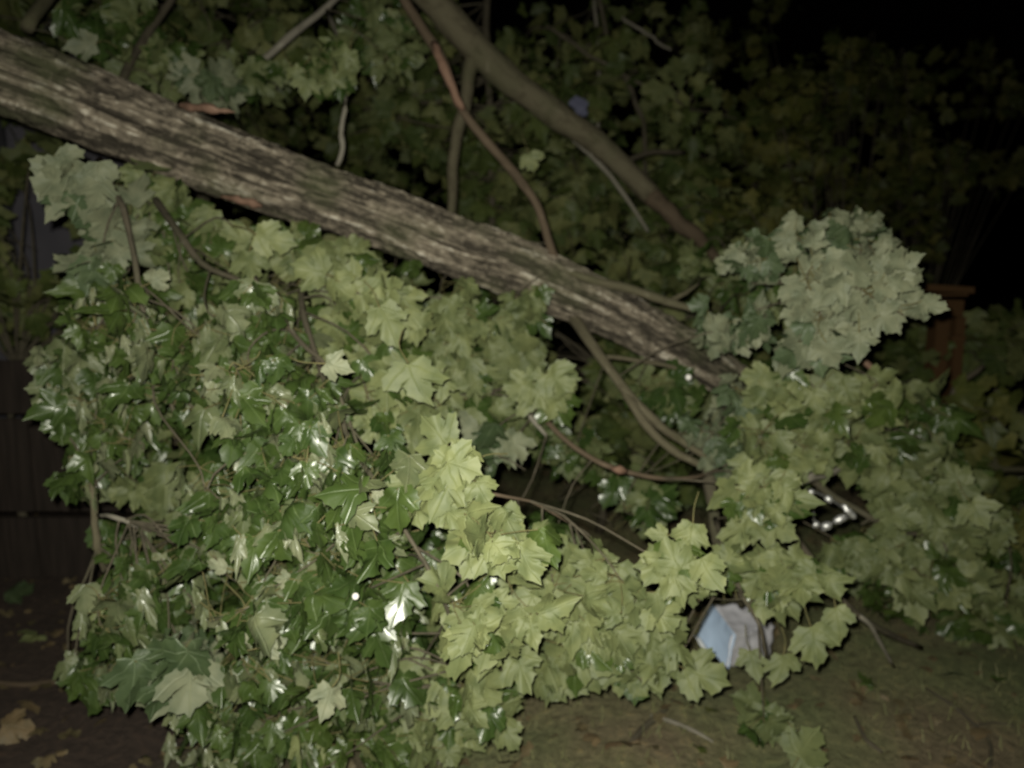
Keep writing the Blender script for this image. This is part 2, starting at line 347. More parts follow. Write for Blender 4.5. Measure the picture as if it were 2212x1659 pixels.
# ------------------------------------------------------------------ the fallen maple
maple = empty('fallen_maple', Pg(1700, 1250), 'fallen maple with rough grey-brown bark, slanting down from the left over its green leaves', 'tree')
tr = [(-330, 30, 2.5, 96), (0, 161, 2.6, 87), (187, 232, 2.68, 83), (373, 305, 2.75, 79), (600, 392, 2.83, 70), (797, 462, 2.9, 67), (960, 528, 2.96, 63), (1110, 582, 3.02, 60),
      (1300, 662, 3.12, 58), (1460, 745, 3.22, 52), (1570, 815, 3.32, 43), (1700, 910, 3.5, 34), (1850, 1020, 3.8, 24), (2020, 1190, 4.2, 16), (2100, 1260, 4.4, 7)]
def trunk():
    n, seg = 520, 150
    pts, rad = path(tr, n)
    T = np.gradient(pts, axis=0); T /= np.linalg.norm(T, axis=1)[:, None]
    a = np.cross(T, UP); a /= np.linalg.norm(a, axis=1)[:, None]; b = np.cross(a, T)
    ln = np.concatenate([[0], np.cumsum(np.linalg.norm(np.diff(pts, axis=0), axis=1))])
    ang = np.linspace(0, 2 * math.pi, seg, endpoint=False)
    v = np.empty((n, seg, 3)); uv = np.empty((n, seg, 2)); tn = np.empty((n, seg))
    for i in range(n):
        for j in range(seg):
            c, s_ = math.cos(ang[j]), math.sin(ang[j])
            w = Vector((ln[i] * 2.2, c * 4.5, s_ * 4.5))
            e = noise.noise(w) + 0.55 * noise.noise(w * 2.3)
            q_ = Vector((ln[i] * 5.5 + 7 + 0.5 * e, c * 7.5 + 0.4 * e, s_ * 7.5 + 0.5 * e))
            rid = 1 - abs(noise.noise(q_)) * 3.0; rid2 = 1 - abs(noise.noise(q_ * 2.2)) * 2.4
            fine = noise.noise(Vector((ln[i] * 20, c * 26, s_ * 26)))
            big = noise.noise(Vector((ln[i] * 1.1, c * 0.9, s_ * 0.9 + 5)))
            hgt = 0.55 * rid + 0.3 * rid2 + 0.35 * e + 0.3 * fine
            r = rad[i] * (1 + 0.09 * big) + min(1, rad[i] / 0.08) * (0.017 * hgt - 0.010)
            tn[i, j] = min(1, max(0, 0.27 - 0.30 * max(0.0, -(a[i][2] * c + b[i][2] * s_) - 0.45) + 0.44 * hgt + 0.5 * noise.noise(Vector((ln[i] * 2.6 + 3, c * 3, s_ * 3)))))  # relief height sets the bark tone; downward-facing side made darker
            v[i, j] = pts[i] + a[i] * c * r + b[i] * s_ * r
            uv[i, j] = (ln[i], ang[j] * 0.13)
    f = [(i * seg + j, i * seg + (j + 1) % seg, (i + 1) * seg + (j + 1) % seg, (i + 1) * seg + j) for i in range(n - 1) for j in range(seg)]
    f += [tuple(range(seg - 1, -1, -1)), tuple((n - 1) * seg + j for j in range(seg))]
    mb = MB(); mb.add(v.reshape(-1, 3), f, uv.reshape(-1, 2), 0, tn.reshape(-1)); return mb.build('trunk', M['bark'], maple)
tk = trunk()
def sub(name, mb, mats, parent, label=None, smooth=True):
    o = mb.build(name, mats, parent, smooth)
    if label: o['label'] = label
    return o
# torn flap of wood lifted off the top of the trunk, and torn patches on its lower edge
def splinter(px, mat, name='splinter', label=None, n=14):
    pts, r = path(px, n); mb = MB(); mb.tube(pts, r * RS.uniform(0.75, 1.2, n), 7, 0, 0.25); return sub(name, mb, mat, tk, label)
splinter([(385, 226, 2.62, 6), (420, 232, 2.58, 9), (455, 236, 2.56, 8), (485, 240, 2.55, 5), (508, 243, 2.55, 1)], M['raw'], label='pinkish torn splinter of wood')
splinter([(190, 200, 2.54, 3), (220, 206, 2.52, 5), (250, 212, 2.53, 3)], M['bark'], 'bark_ridge')
splinter([(480, 425, 2.70, 4), (515, 432, 2.68, 9), (548, 440, 2.69, 8), (566, 446, 2.72, 3)], M['raw'], 'torn_wood')

branches = []
def branch(px, mat='twig', label=None, n=24, seg=8, wig=0.0, name='branch', parent=None, bump=0.06):
    pts, r = path(px, n, wig); mb = MB(); mb.tube(pts, r, seg, 0, bump)
    o = mb.build(name, M[mat], parent or maple)
    if label: o['label'] = label
    branches.append((o, pts)); return o
br_red = branch([(850, -60, 3.05, 11), (875, 0, 3.05, 11), (915, 62, 3.03, 11), (955, 132, 3.0, 11), (985, 212, 3.0, 10), (1022, 268, 3.0, 10), (1070, 330, 3.02, 10), (1120, 388, 3.0, 10), (1155, 432, 3.0, 9.5), (1176, 490, 3.0, 9), (1192, 548, 3.0, 11), (1205, 585, 3.06, 14)], 'redtwig', 'bent red-brown branch rising from the trunk', 40, 12)
branch([(1205, 575, 2.98, 6), (1260, 600, 2.98, 9), (1330, 615, 3.02, 10), (1400, 638, 3.05, 10), (1460, 656, 3.05, 9), (1520, 680, 3.05, 5), (1580, 700, 3.1, 3)], 'limb', 'mossy side branch along the top of the trunk', 20)
branch([(1445, 650, 3.05, 6), (1475, 637, 3.05, 5), (1510, 612, 3.08, 3)], 'limb', n=8)
bb = branch([(1230, 675, 3.1, 16), (1262, 718, 2.95, 12), (1310, 790, 2.85, 11), (1358, 855, 2.8, 10), (1420, 915, 2.78, 10), (1480, 958, 2.78, 9), (1535, 1000, 2.8, 8), (1590, 1080, 2.85, 6)], 'limb', 'olive branch forking down under the trunk', 30, 10)
branch([(1340, 835, 2.82, 9), (1375, 890, 2.76, 10), (1420, 945, 2.75, 10), (1475, 985, 2.76, 9), (1530, 1012, 2.8, 7)], 'limb', n=18)
branch([(1310, 770, 3.0, 5), (1370, 778, 3.0, 5), (1440, 790, 3.05, 5), (1500, 815, 3.1, 4)], 'limb', n=12)
b_redtwig = branch([(1120, 830, 2.85, 4), (1150, 868, 2.7, 5), (1200, 930, 2.6, 6), (1270, 985, 2.55, 6), (1340, 1015, 2.5, 6), (1420, 1032, 2.5, 5), (1500, 1030, 2.55, 4), (1560, 1010, 2.7, 3)], 'redtwig', 'thin red twig with a knot', 30, 8)
pts, r = path([(938, 95, 2.985, 7), (952, 130, 2.95, 10), (968, 170, 2.95, 11), (985, 212, 2.95, 9), (1000, 238, 2.98, 6)], 12); mbp = MB(); mbp.tube(pts, r, 8, 0, 0.2); sub('torn_bark', mbp, M['raw'], br_red, 'orange torn strip of bark')
mbk = MB(); mbk.tube([P(1322, 1013, 2.48), P(1338, 1015, 2.46), P(1354, 1019, 2.48)], [0.008, 0.015, 0.008], 8, 0, 0.2); sub('knot', mbk, M['raw'], b_redtwig)
branch([(1105, 800, 3.0, 5), (1135, 860, 2.75, 6), (1150, 905, 2.7, 6), (1180, 940, 2.7, 4)], 'palebark', n=12)
branch([(960, 1040, 2.05, 3), (1020, 1055, 2.0, 4), (1080, 1070, 2.0, 4), (1150, 1085, 2.05, 3), (1230, 1130, 2.1, 2)], 'redtwig', n=12)
# hanging branches under the left of the trunk
bl1 = branch([(215, 350, 2.6, 9), (240, 400, 2.4, 8), (268, 460, 2.3, 7), (285, 530, 2.25, 6), (300, 620, 2.2, 6), (330, 760, 2.2, 5), (380, 900, 2.2, 4)], 'twig', 'dark branch hanging below the trunk', 24)
bl2 = branch([(330, 420, 2.7, 9), (385, 500, 2.45, 8), (440, 570, 2.35, 7), (540, 620, 2.25, 6), (610, 690, 2.2, 6), (660, 750, 2.1, 5), (710, 800, 2.05, 4), (780, 980, 2.0, 3)], 'twig', n=30)
bl3 = branch([(700, 560, 2.9, 9), (650, 640, 2.4, 7), (690, 790, 2.15, 6), (760, 960, 1.95, 6), (860, 1120, 1.85, 5), (960, 1300, 1.85, 5), (1000, 1480, 2.1, 4)], 'twig', n=30)
bl4 = branch([(196, 1000, 2.3, 7), (203, 1080, 2.28, 7), (205, 1140, 2.28, 7), (212, 1190, 2.3, 8), (228, 1240, 2.4, 6)], 'limb', 'bare pale cane at the left edge of the leaves', 14)
branch([(212, 1112, 2.2, 4), (240, 1115, 2.15, 5), (268, 1124, 2.15, 5), (300, 1140, 2.2, 3)], 'palebark', n=10)
branch([(218, 1160, 2.3, 3), (195, 1225, 2.3, 3), (160, 1305, 2.35, 3), (147, 1370, 2.4, 3), (150, 1430, 2.5, 2)], 'twig', n=14, seg=6); branches.pop()
# crown end at the right
br1 = branch([(1600, 830, 3.3, 20), (1560, 900, 3.0, 17), (1535, 985, 2.85, 15), (1540, 1090, 2.75, 13), (1555, 1200, 2.75, 11), (1600, 1310, 2.8, 8)], 'twig', 'upright leafy branch below the end of the trunk', 24, 10)
br2 = branch([(1545, 1120, 2.6, 6), (1570, 1200, 2.4, 5), (1600, 1280, 2.3, 5), (1640, 1350, 2.3, 4), (1655, 1420, 2.35, 3)], 'twig', n=16)
br3 = branch([(1660, 1080, 2.9, 9), (1720, 1165, 2.7, 8), (1770, 1230, 2.6, 8), (1830, 1310, 2.6, 8), (1895, 1355, 2.7, 7), (1990, 1400, 2.9, 5)], 'twig', 'dark branch reaching out over the ground', 24)
branch([(1850, 1325, 2.62, 5), (1880, 1350, 2.62, 5), (1905, 1395, 2.7, 4), (1930, 1440, 2.8, 3)], 'palebark', n=10)
br4 = branch([(1680, 900, 3.4, 13), (1760, 1040, 3.0, 9), (1850, 1100, 2.9, 7), (1950, 1150, 2.85, 5), (2090, 1156, 2.9, 4), (2180, 1180, 3.0, 3)], 'twig', n=24)
br5 = branch([(1690, 890, 3.4, 14), (1720, 800, 3.0, 11), (1760, 700, 2.7, 8), (1830, 620, 2.55, 6), (1900, 600, 2.5, 4)], 'twig', n=20)
br6 = branch([(1760, 940, 3.5, 12), (1880, 980, 3.2, 9), (2000, 1040, 3.2, 7), (2100, 1150, 3.1, 5)], 'twig', n=20)
branch([(1735, 1035, 2.75, 12), (1790, 1020, 2.8, 10), (1830, 990, 2.9, 9), (1870, 950, 3.1, 7)], 'palebark', n=12)
branch([(1815, 730, 3.1, 7), (1850, 765, 3.0, 8), (1880, 792, 2.95, 7), (1902, 815, 2.95, 5)], 'raw', 'short broken stub with pale torn wood', 12)
# shoots above the trunk at the left
bu1 = branch([(60, 60, 3.1, 14), (110, -20, 3.3, 14), (130, -90, 3.4, 13)], 'limb', 'stout stub rising from the top of the trunk at the left edge', n=10)
bu2 = branch([(250, 215, 3.0, 10), (290, 120, 3.2, 9), (350, 30, 3.4, 8), (400, -50, 3.5, 7)], 'twig', n=14)
bu3 = branch([(420, 250, 3.1, 9), (475, 212, 3.3, 8), (530, 160, 3.4, 8), (610, 92, 3.5, 8), (710, 10, 3.6, 7), (760, -40, 3.7, 7)], 'palebark', 'slim pale branch slanting up from the trunk', 20)
bu4 = branch([(705, 20, 3.6, 4), (740, 110, 3.3, 4), (748, 210, 3.1, 5), (737, 280, 3.1, 6), (741, 320, 3.1, 6), (728, 358, 3.12, 5)], 'palebark', n=16)

def nearest_branch(p):
    best = None
    for o, pts in branches:
        if o.parent is not maple: continue
        d = np.linalg.norm(pts - p, axis=1); k = d.argmin()
        if best is None or d[k] < best[0]: best = (d[k], o, pts[int(np.clip(k + RS.randint(-4, 3), 0, len(pts) - 1))])
    return best
# u, v, ru, rv, depth0, depth1, sprays, leaves per spray, size, mode, material, spread, tint
REG = [
    # bright undersides in the middle
    (1090, 1190, 110, 65, 1.65, 1.8, 3, 20, .095, 'face', 'maple', .13, .8),
    (1050, 1330, 120, 90, 1.72, 1.9, 4, 20, .098, 'face', 'maple', .14, .75),
    (960, 1060, 80, 80, 1.70, 1.85, 2, 16, .092, 'face', 'maple', .12, .8),
    (1280, 1290, 150, 80, 1.95, 2.2, 4, 19, .102, 'face', 'maple', .14, .55),
    (1370, 1370, 130, 60, 2.05, 2.3, 3, 16, .102, 'face', 'maple', .13, .4),
    (1480, 1210, 50, 85, 1.85, 2.0, 2, 14, .098, 'face', 'maple', .11, .8),
    (780, 720, 130, 90, 2.25, 2.5, 4, 20, .104, 'face', 'maple', .16, .8),
    (870, 850, 90, 110, 2.15, 2.35, 3, 18, .104, 'face', 'maple', .14, .6),
    (700, 610, 130, 60, 2.45, 2.75, 3, 15, .102, 'face', 'maple', .15, .5),
    (600, 530, 80, 50, 2.5, 2.75, 2, 10, .102, 'face', 'maple', .12, .9),
    (970, 760, 80, 130, 2.5, 2.8, 3, 18, .104, 'face', 'maple', .15, .3),
    (1120, 730, 60, 110, 2.7, 2.95, 2, 16, .102, 'face', 'maple', .14, .3),
    (1000, 900, 90, 80, 2.5, 2.8, 2, 16, .13, 'mid', 'maple', .16, .2),
    (1090, 990, 60, 50, 2.3, 2.5, 1, 10, .125, 'face', 'silver', .1, .2),
    (1010, 1490, 90, 60, 2.0, 2.15, 2, 14, .102, 'face', 'maple', .11, .5),
    (1060, 1540, 70, 50, 2.15, 2.3, 1, 11, .102, 'face', 'maple', .1, .3),
    (900, 1560, 80, 40, 2.2, 2.4, 2, 10, .102, 'face', 'maple', .13, .3),
    (1370, 1440, 100, 22, 2.2, 2.35, 2, 9, .101, 'face', 'maple', .1, .3),
    (1220, 1440, 110, 40, 2.1, 2.3, 2, 12, .10, 'face', 'maple', .12, .3),
    (1330, 1400, 90, 40, 2.1, 2.3, 2, 12, .10, 'mid', 'maple', .12, .3),
    # wet glossy leaves at the left
    (430, 800, 170, 110, 1.95, 2.3, 6, 26, .097, 'wet', 'wet', .18, .4),
    (560, 700, 130, 80, 2.1, 2.4, 3, 20, .097, 'wet', 'wet', .16, .5),
    (250, 690, 120, 80, 2.15, 2.4, 4, 20, .097, 'wet', 'wet', .16, .8),
    (180, 770, 90, 60, 2.25, 2.45, 2, 15, .097, 'wet', 'wet', .15, .4),
    (150, 880, 50, 45, 2.25, 2.4, 1, 12, .097, 'wet', 'wet', .10, .3),
    (240, 930, 80, 90, 2.2, 2.4, 3, 16, .094, 'wet', 'wet', .13, .7),
    (180, 1020, 40, 50, 2.25, 2.4, 1, 11, .097, 'wet', 'wet', .1, .3),
    (600, 900, 150, 120, 1.85, 2.15, 6, 26, .097, 'wet', 'wet', .17, .4),
    (560, 1080, 190, 110, 1.80, 2.1, 6, 28, .097, 'wet', 'wet', .17, .4),
    (780, 1080, 120, 120, 1.75, 2.0, 5, 26, .097, 'wet', 'wet', .16, .5),
    (800, 1280, 140, 130, 1.85, 2.1, 6, 26, .097, 'wet', 'wet', .17, .35),
    (580, 1290, 170, 110, 1.85, 2.1, 6, 26, .097, 'wet', 'wet', .17, .35),
    (360, 1230, 130, 80, 1.95, 2.2, 4, 22, .097, 'wet', 'wet', .15, .4),
    (280, 1330, 90, 80, 2.05, 2.3, 3, 18, .099, 'wet', 'wet', .14, .3),
    (210, 1450, 60, 50, 2.2, 2.4, 1, 14, .099, 'wet', 'wet', .1, .4),
    (430, 1440, 150, 70, 2.0, 2.25, 3, 20, .12, 'wet', 'silver', .15, .1),
    (660, 1450, 190, 90, 1.95, 2.2, 5, 24, .097, 'wet', 'wet', .17, .35),
    (560, 1570, 190, 55, 2.05, 2.3, 4, 18, .094, 'wet', 'wet', .15, .35),
    (820, 1500, 120, 80, 2.0, 2.25, 3, 20, .097, 'wet', 'wet', .16, .35),
    (700, 980, 50, 90, 1.75, 1.9, 1, 12, .085, 'wet', 'wet', .13, .5),
    (360, 1060, 90, 60, 2.4, 2.6, 2, 16, .14, 'face', 'maple', .14, 0.),
    (500, 1630, 150, 30, 2.15, 2.35, 3, 16, .085, 'wet', 'wet', .13, .5),
    (760, 1600, 140, 35, 2.1, 2.3, 3, 16, .092, 'wet', 'maple', .13, .5),
    (960, 1600, 80, 40, 2.15, 2.3, 2, 12, .10, 'face', 'maple', .12, .3),
    (1650, 1560, 40, 35, 2.4, 2.5, 1, 6, .09, 'mid', 'maple', .08, .1),
    # pale cluster under the trunk's left end
    (150, 390, 70, 60, 2.3, 2.45, 2, 12, .12, 'face', 'silver', .10, .3),
    (130, 420, 40, 40, 2.35, 2.5, 1, 7, .12, 'face', 'silver', .09, .3),
    (250, 500, 70, 60, 2.35, 2.6, 2, 14, .115, 'mid', 'silver', .12, .4),
    (340, 430, 90, 50, 2.55, 2.75, 2, 14, .115, 'mid', 'maple', .13, .3),
    (420, 520, 110, 60, 2.45, 2.7, 3, 15, .12, 'mid', 'maple', .14, .4),
    (230, 590, 70, 30, 2.3, 2.45, 1, 10, .115, 'mid', 'silver', .1, .6),
    (480, 610, 100, 60, 2.5, 2.7, 2, 15, .12, 'mid', 'maple', .14, .3),
    # pale rosette at the right
    (1835, 605, 120, 62, 2.25, 2.45, 5, 24, .088, 'rose', 'silver', .14, .6),
    (1900, 650, 95, 60, 2.25, 2.4, 3, 18, .088, 'rose', 'silver', .12, .6),
    (1760, 520, 110, 35, 2.45, 2.6, 2, 15, .085, 'mid', 'silver', .12, .4),
    (1640, 560, 60, 40, 2.6, 2.7, 2, 15, .07, 'mid', 'silver', .12, .4),
    (1870, 520, 60, 30, 2.5, 2.6, 2, 15, .075, 'mid', 'silver', .12, .3),
    (1770, 695, 90, 45, 2.25, 2.4, 2, 15, .088, 'rose', 'silver', .11, .7),
    (1600, 710, 80, 45, 2.5, 2.7, 2, 14, .085, 'mid', 'silver', .11, .4),
    (1740, 745, 80, 40, 2.4, 2.55, 2, 13, .11, 'face', 'silver', .11, .4),
    (1590, 870, 30, 35, 2.6, 2.7, 2, 13, .08, 'mid', 'silver', .11, .6),
    # crown at the right
    (1720, 860, 90, 60, 2.5, 2.7, 3, 16, .101, 'face', 'maple', .13, .6),
    (1860, 860, 70, 50, 2.6, 2.8, 2, 13, .101, 'face', 'maple', .12, .7),
    (1690, 960, 90, 70, 2.55, 2.75, 3, 15, .101, 'face', 'maple', .13, .5),
    (1660, 1080, 75, 90, 2.2, 2.4, 4, 17, .101, 'face', 'maple', .12, .7),
    (1800, 960, 90, 60, 2.7, 2.95, 2, 14, .101, 'face', 'maple', .14, .4),
    (1950, 950, 110, 80, 2.95, 3.3, 4, 18, .125, 'mid', 'maple', .17, .3),
    (2060, 1030, 80, 60, 3.1, 3.4, 2, 16, .125, 'mid', 'maple', .16, .5),
    (1960, 1100, 120, 60, 2.75, 3.0, 3, 16, .101, 'face', 'maple', .15, .2),
    (2100, 1130, 80, 50, 2.75, 2.95, 2, 12, .101, 'face', 'maple', .12, .4),
    (1870, 1180, 80, 60, 2.7, 2.9, 2, 15, .101, 'face', 'maple', .13, .1),
    (2030, 1240, 140, 60, 2.85, 3.15, 4, 18, .125, 'mid', 'maple', .16, .5),
    (2150, 1330, 90, 70, 3.0, 3.3, 3, 16, .125, 'mid', 'maple', .16, .4),
    (1640, 1270, 90, 60, 2.15, 2.35, 3, 14, .101, 'face', 'maple', .12, .5),
    (1720, 1240, 60, 40, 2.2, 2.4, 1, 10, .101, 'face', 'maple', .1, .6),
    (1540, 1290, 60, 80, 2.1, 2.3, 2, 14, .101, 'face', 'maple', .12, .5),
    (1350, 1120, 90, 70, 2.9, 3.3, 2, 14, .115, 'mid', 'maple', .17, .0),
    (1540, 950, 50, 90, 2.75, 2.9, 2, 14, .10, 'mid', 'silver', .12, .0),
    (1440, 850, 70, 50, 3.1, 3.3, 2, 12, .11, 'mid', 'maple', .15, .1),
    (1180, 850, 50, 40, 2.5, 2.6, 1, 9, .12, 'face', 'maple', .1, .6),
    (1140, 1200, 120, 90, 2.3, 2.6, 2, 16, .13, 'mid', 'maple', .16, .1),
    (1540, 575, 60, 45, 3.6, 3.9, 1, 10, .10, 'mid', 'maple', .12, .3),
    (1620, 620, 60, 45, 3.4, 3.6, 1, 10, .10, 'mid', 'maple', .12, .3),
    (560, 160, 60, 45, 3.3, 3.5, 1, 10, .11, 'mid', 'maple', .12, .1),
    (830, 90, 90, 60, 3.4, 3.8, 1, 10, .10, 'mid', 'maple', .14, .1),
    # above the trunk
    (230, 60, 110, 60, 3.1, 3.4, 3, 14, .12, 'mid', 'maple', .16, .2),
    (330, 150, 90, 50, 3.1, 3.3, 2, 12, .12, 'mid', 'maple', .15, .2),
    (460, 190, 50, 35, 3.15, 3.3, 1, 8, .11, 'mid', 'silver', .1, .2),
    (710, 150, 45, 60, 2.95, 3.1, 2, 8, .085, 'mid', 'maple', .11, .3),
]
# deeper, darker layer of the same crown behind the outer leaves
REG += [(1080, 880, 110, 120, 2.85, 3.1, 2, 16, .105, 'mid', 'maple', .16, .1), (1240, 990, 90, 40, 3.1, 3.3, 1, 12, .10, 'mid', 'maple', .16, .0), (450, 800, 330, 210, 2.6, 3.0, 5, 22, .125, 'far', 'maple', .25, .2), (560, 1250, 380, 250, 2.4, 2.8, 6, 22, .125, 'far', 'maple', .25, .2), (1000, 1280, 200, 200, 2.3, 2.6, 4, 20, .125, 'far', 'maple', .22, .3),
        (860, 760, 260, 170, 2.9, 3.2, 5, 20, .125, 'far', 'maple', .22, .2), (1760, 960, 180, 170, 3.1, 3.5, 5, 20, .125, 'far', 'maple', .25, .2), (2000, 1180, 200, 170, 3.3, 3.8, 5, 20, .125, 'far', 'maple', .25, .3),
        (1780, 620, 150, 90, 2.7, 3.0, 2, 16, .11, 'far', 'maple', .18, .2)]
cnt = 0; nleaf = 0
COV = {'face': 2.9, 'wet': 4.0, 'mid': 3.0, 'rose': 1.9, 'far': 2.6}
for (u, v, ru, rv_, d0, d1, ns, nl, size, mode, mat, sp, tint) in REG:
    lp_ = size * 0.9 * FPX / ((d0 + d1) / 2)
    tot = max(4, int(COV[mode] * math.pi * (ru + 12) * (rv_ + 12) / (0.5 * lp_ * lp_)))
    ns = max(1, round(tot / 21)); nl = round(tot / ns)
    for k in range(ns):
        a = 2.399 * k + RS.uniform(0, 0.8); r = math.sqrt((k + 0.5) / ns) * 0.8 if ns > 1 else 0.0
        cu, cv = u + ru * r * math.cos(a), v + rv_ * r * math.sin(a)
        c = P(cu, cv, RS.uniform(d0, d1)); L_ = 0.6 * (ru + rv_) / FPX * (d0 + d1) / 2 / max(1, ns ** 0.5) + 0.06
        dr = norm(np.array([RS.normal(0.2, 0.5), RS.normal(0, 0.3), RS.normal(-0.6, 0.4)]))
        base, end = c - dr * L_ / 2, c + dr * L_ / 2
        dist, bo, bp_ = nearest_branch(base)
        if np.linalg.norm(bp_ - end) < np.linalg.norm(bp_ - base): base, end = end, base
        mb = spray(base, end, nl, size, mode, M[mat], False, sp, bp_, tint, (u, v, ru + 14, rv_ + 14))
        mb.build('leaf_spray', [M[mat], M['twig'], M['petiole']], bo); cnt += 1; nleaf += nl
print('leaves', nleaf)
print('sprays', cnt)

# single conspicuous leaves: u, v of the blade's middle, depth, length in px, tip direction in the picture (deg, 0 = right, 90 = down), side, tint
SING = [(1810, 1345, 2.2, 95, 80, -1, .6, 'maple'), (1762, 1392, 2.2, 120, 75, -1, .4, 'maple'), (1695, 1445, 2.3, 90, 85, -1, .3, 'maple'), (1625, 1432, 2.4, 78, 80, -1, .2, 'maple'),
        (1660, 1560, 2.5, 110, 80, -1, .1, 'maple'), (1745, 1600, 2.3, 120, -60, -1, .3, 'maple'), (1735, 1650, 2.35, 110, 70, -1, .1, 'maple'), 
        (730, 790, 1.8, 80, 10, -1, 1, 'silver'), (735, 1078, 1.7, 85, 190, -1, 1, 'silver'), (712, 1515, 1.85, 95, 100, -1, 1, 'silver'), (820, 1065, 1.75, 50, 0, -1, 1, 'silver'),
        (590, 520, 2.35, 110, 20, -1, 1, 'maple'), (670, 580, 2.35, 110, 200, -1, .7, 'maple'), (545, 580, 2.4, 110, 80, -1, .3, 'maple'), (985, 1000, 1.85, 110, 170, -1, 1, 'maple'),
        (1490, 1170, 1.95, 110, 100, -1, 1, 'maple'), (1420, 1155, 2.0, 60, 180, -1, .9, 'maple'), (1520, 1460, 2.2, 130, 20, -1, .5, 'maple'), (110, 880, 2.2, 110, 170, 1, .2, 'wet'),
        (180, 90, 3.0, 80, 190, -1, .4, 'silver'), (840, 700, 2.1, 120, 60, -1, .6, 'maple'), (890, 830, 2.0, 140, 80, -1, .5, 'maple'), (660, 1030, 1.75, 90, 95, 1, .5, 'wet'),
        (1925, 585, 2.25, 85, -10, -1, .5, 'silver'), (1915, 690, 2.25, 85, 30, -1, .5, 'silver'), (1860, 745, 2.25, 80, 80, -1, .5, 'silver'), (1790, 770, 2.3, 90, 80, -1, .5, 'silver'),
        (2110, 1110, 2.6, 90, 60, -1, .6, 'maple'), (1150, 350, 3.3, 60, 70, -1, .9, 'maple'), (660, 190, 2.9, 62, 100, -1, .4, 'maple'), (748, 130, 2.9, 75, 110, -1, .4, 'maple'), (720, 180, 2.95, 70, 95, -1, .3, 'maple'), (640, 160, 2.95, 50, 60, -1, .4, 'maple'),
        (1280, 1420, 2.1, 120, 20, -1, .4, 'maple'), (1130, 1450, 2.0, 120, 60, -1, .5, 'maple'), (205, 1310, 2.1, 60, 170, -1, .6, 'maple'), (540, 1350, 1.9, 90, 60, -1, 1, 'silver'),
        (590, 1390, 1.85, 75, -20, -1, 1, 'silver'), (610, 1250, 1.85, 45, 180, -1, 1, 'silver'), (470, 1225, 1.9, 55, 185, -1, 1, 'silver'), (345, 600, 2.2, 70, -30, -1, 1, 'silver')]
for (u, v, d, lp, ang, side, tint, mat) in SING:
    t = CR * math.cos(math.radians(ang)) - CU * math.sin(math.radians(ang)); sz = 0.74 * lp * d / FPX
    pos = P(u, v, d) - t * sz * 0.45; toc = norm(CAM - pos)
    mb = MB(); add_leaf(mb, pos, t, side * (toc + rv(0.16)), sz, 0, False, tint, curl=RS.uniform(0, 0.3))
    dist, bo, bp_ = nearest_branch(pos)
    mb.tube(spline([pos, pos - t * 0.05 + rv(0.01), pos - t * 0.09 - norm(toc) * 0.03], 6), [0.0018] * 6, 5, 1, closed=False)
    mb.build('leaf', [M[mat], M['petiole']], bo)

def sphere_mb(mb, c, r, seg=7, rings=5, mi=0):
    v = [c + np.array([0, 0, r])]
    for i in range(1, rings):
        a = math.pi * i / rings
        for j in range(seg):
            b = 2 * math.pi * j / seg; v.append(c + r * np.array([math.sin(a) * math.cos(b), math.sin(a) * math.sin(b), math.cos(a)]))
    v.append(c - np.array([0, 0, r])); f = [(0, 1 + j, 1 + (j + 1) % seg) for j in range(seg)]
    for i in range(rings - 2):
        f += [(1 + i * seg + j, 1 + (i + 1) * seg + j, 1 + (i + 1) * seg + (j + 1) % seg, 1 + i * seg + (j + 1) % seg) for j in range(seg)]
    e = len(v) - 1; f += [(e, e - seg + (j + 1) % seg, e - seg + j) for j in range(seg)]
    mb.add(v, f, mi=mi)
for (u, v, d, rpx) in [(768, 1288, 1.72, 8), (1487, 815, 2.7, 7)]:  # small plain white balls set among the leaves
    mb = MB(); sphere_mb(mb, P(u, v, d), rpx * d / FPX, 12, 8)
    mb.build('white_ball', M['ball'], nearest_branch(P(u, v, d))[1])

# ------------------------------------------------------------------ second, smoother limb above
limb = empty('leaning_limb', P(1200, 250, 4.0) * np.array([1, 1, 0]), 'smooth olive-brown limb crossing above the big rough trunk, with a thin fork dropping from it', 'tree limb')
def lpart(px, name, mat, n=30, seg=14, label=None, bump=0.03):
    pts, r = path(px, n); mb = MB(); mb.tube(pts, r, seg, 0, bump); o = mb.build(name, M[mat], limb)
    if label: o['label'] = label
    return o
lpart([(760, -180, 3.5, 37), (905, -30, 3.6, 35), (1010, 85, 3.7, 32), (1100, 172, 3.8, 30), (1190, 240, 3.85, 28), (1290, 312, 3.9, 25), (1365, 380, 3.95, 23), (1420, 435, 4.0, 19), (1450, 462, 4.0, 17)], 'limb_wood', 'limb', 60, 20, bump=0.06)
lpart([(1405, 422, 3.97, 19), (1435, 452, 3.98, 18), (1475, 487, 4.0, 17), (1512, 520, 4.05, 15), (1560, 575, 4.15, 9), (1600, 640, 4.3, 4)], 'torn_end', 'redtwig', 20, 14, 'reddish end of the limb where the bark is torn')
lpart([(1030, 100, 3.75, 20), (1015, 155, 3.72, 16), (1003, 225, 3.7, 14), (985, 300, 3.7, 13), (977, 400, 3.7, 11), (971, 500, 3.7, 9)], 'fork', 'limb', 24, 10)
lpart([(1330, 360, 4.0, 8), (1400, 330, 4.2, 6), (1480, 330, 4.4, 4)], 'twig', 'twig', 10, 6)
lpart([(1240, 300, 4.0, 6), (1290, 350, 4.1, 6), (1340, 410, 4.2, 5), (1400, 500, 4.3, 4)], 'twig', 'palebark', 12, 6)

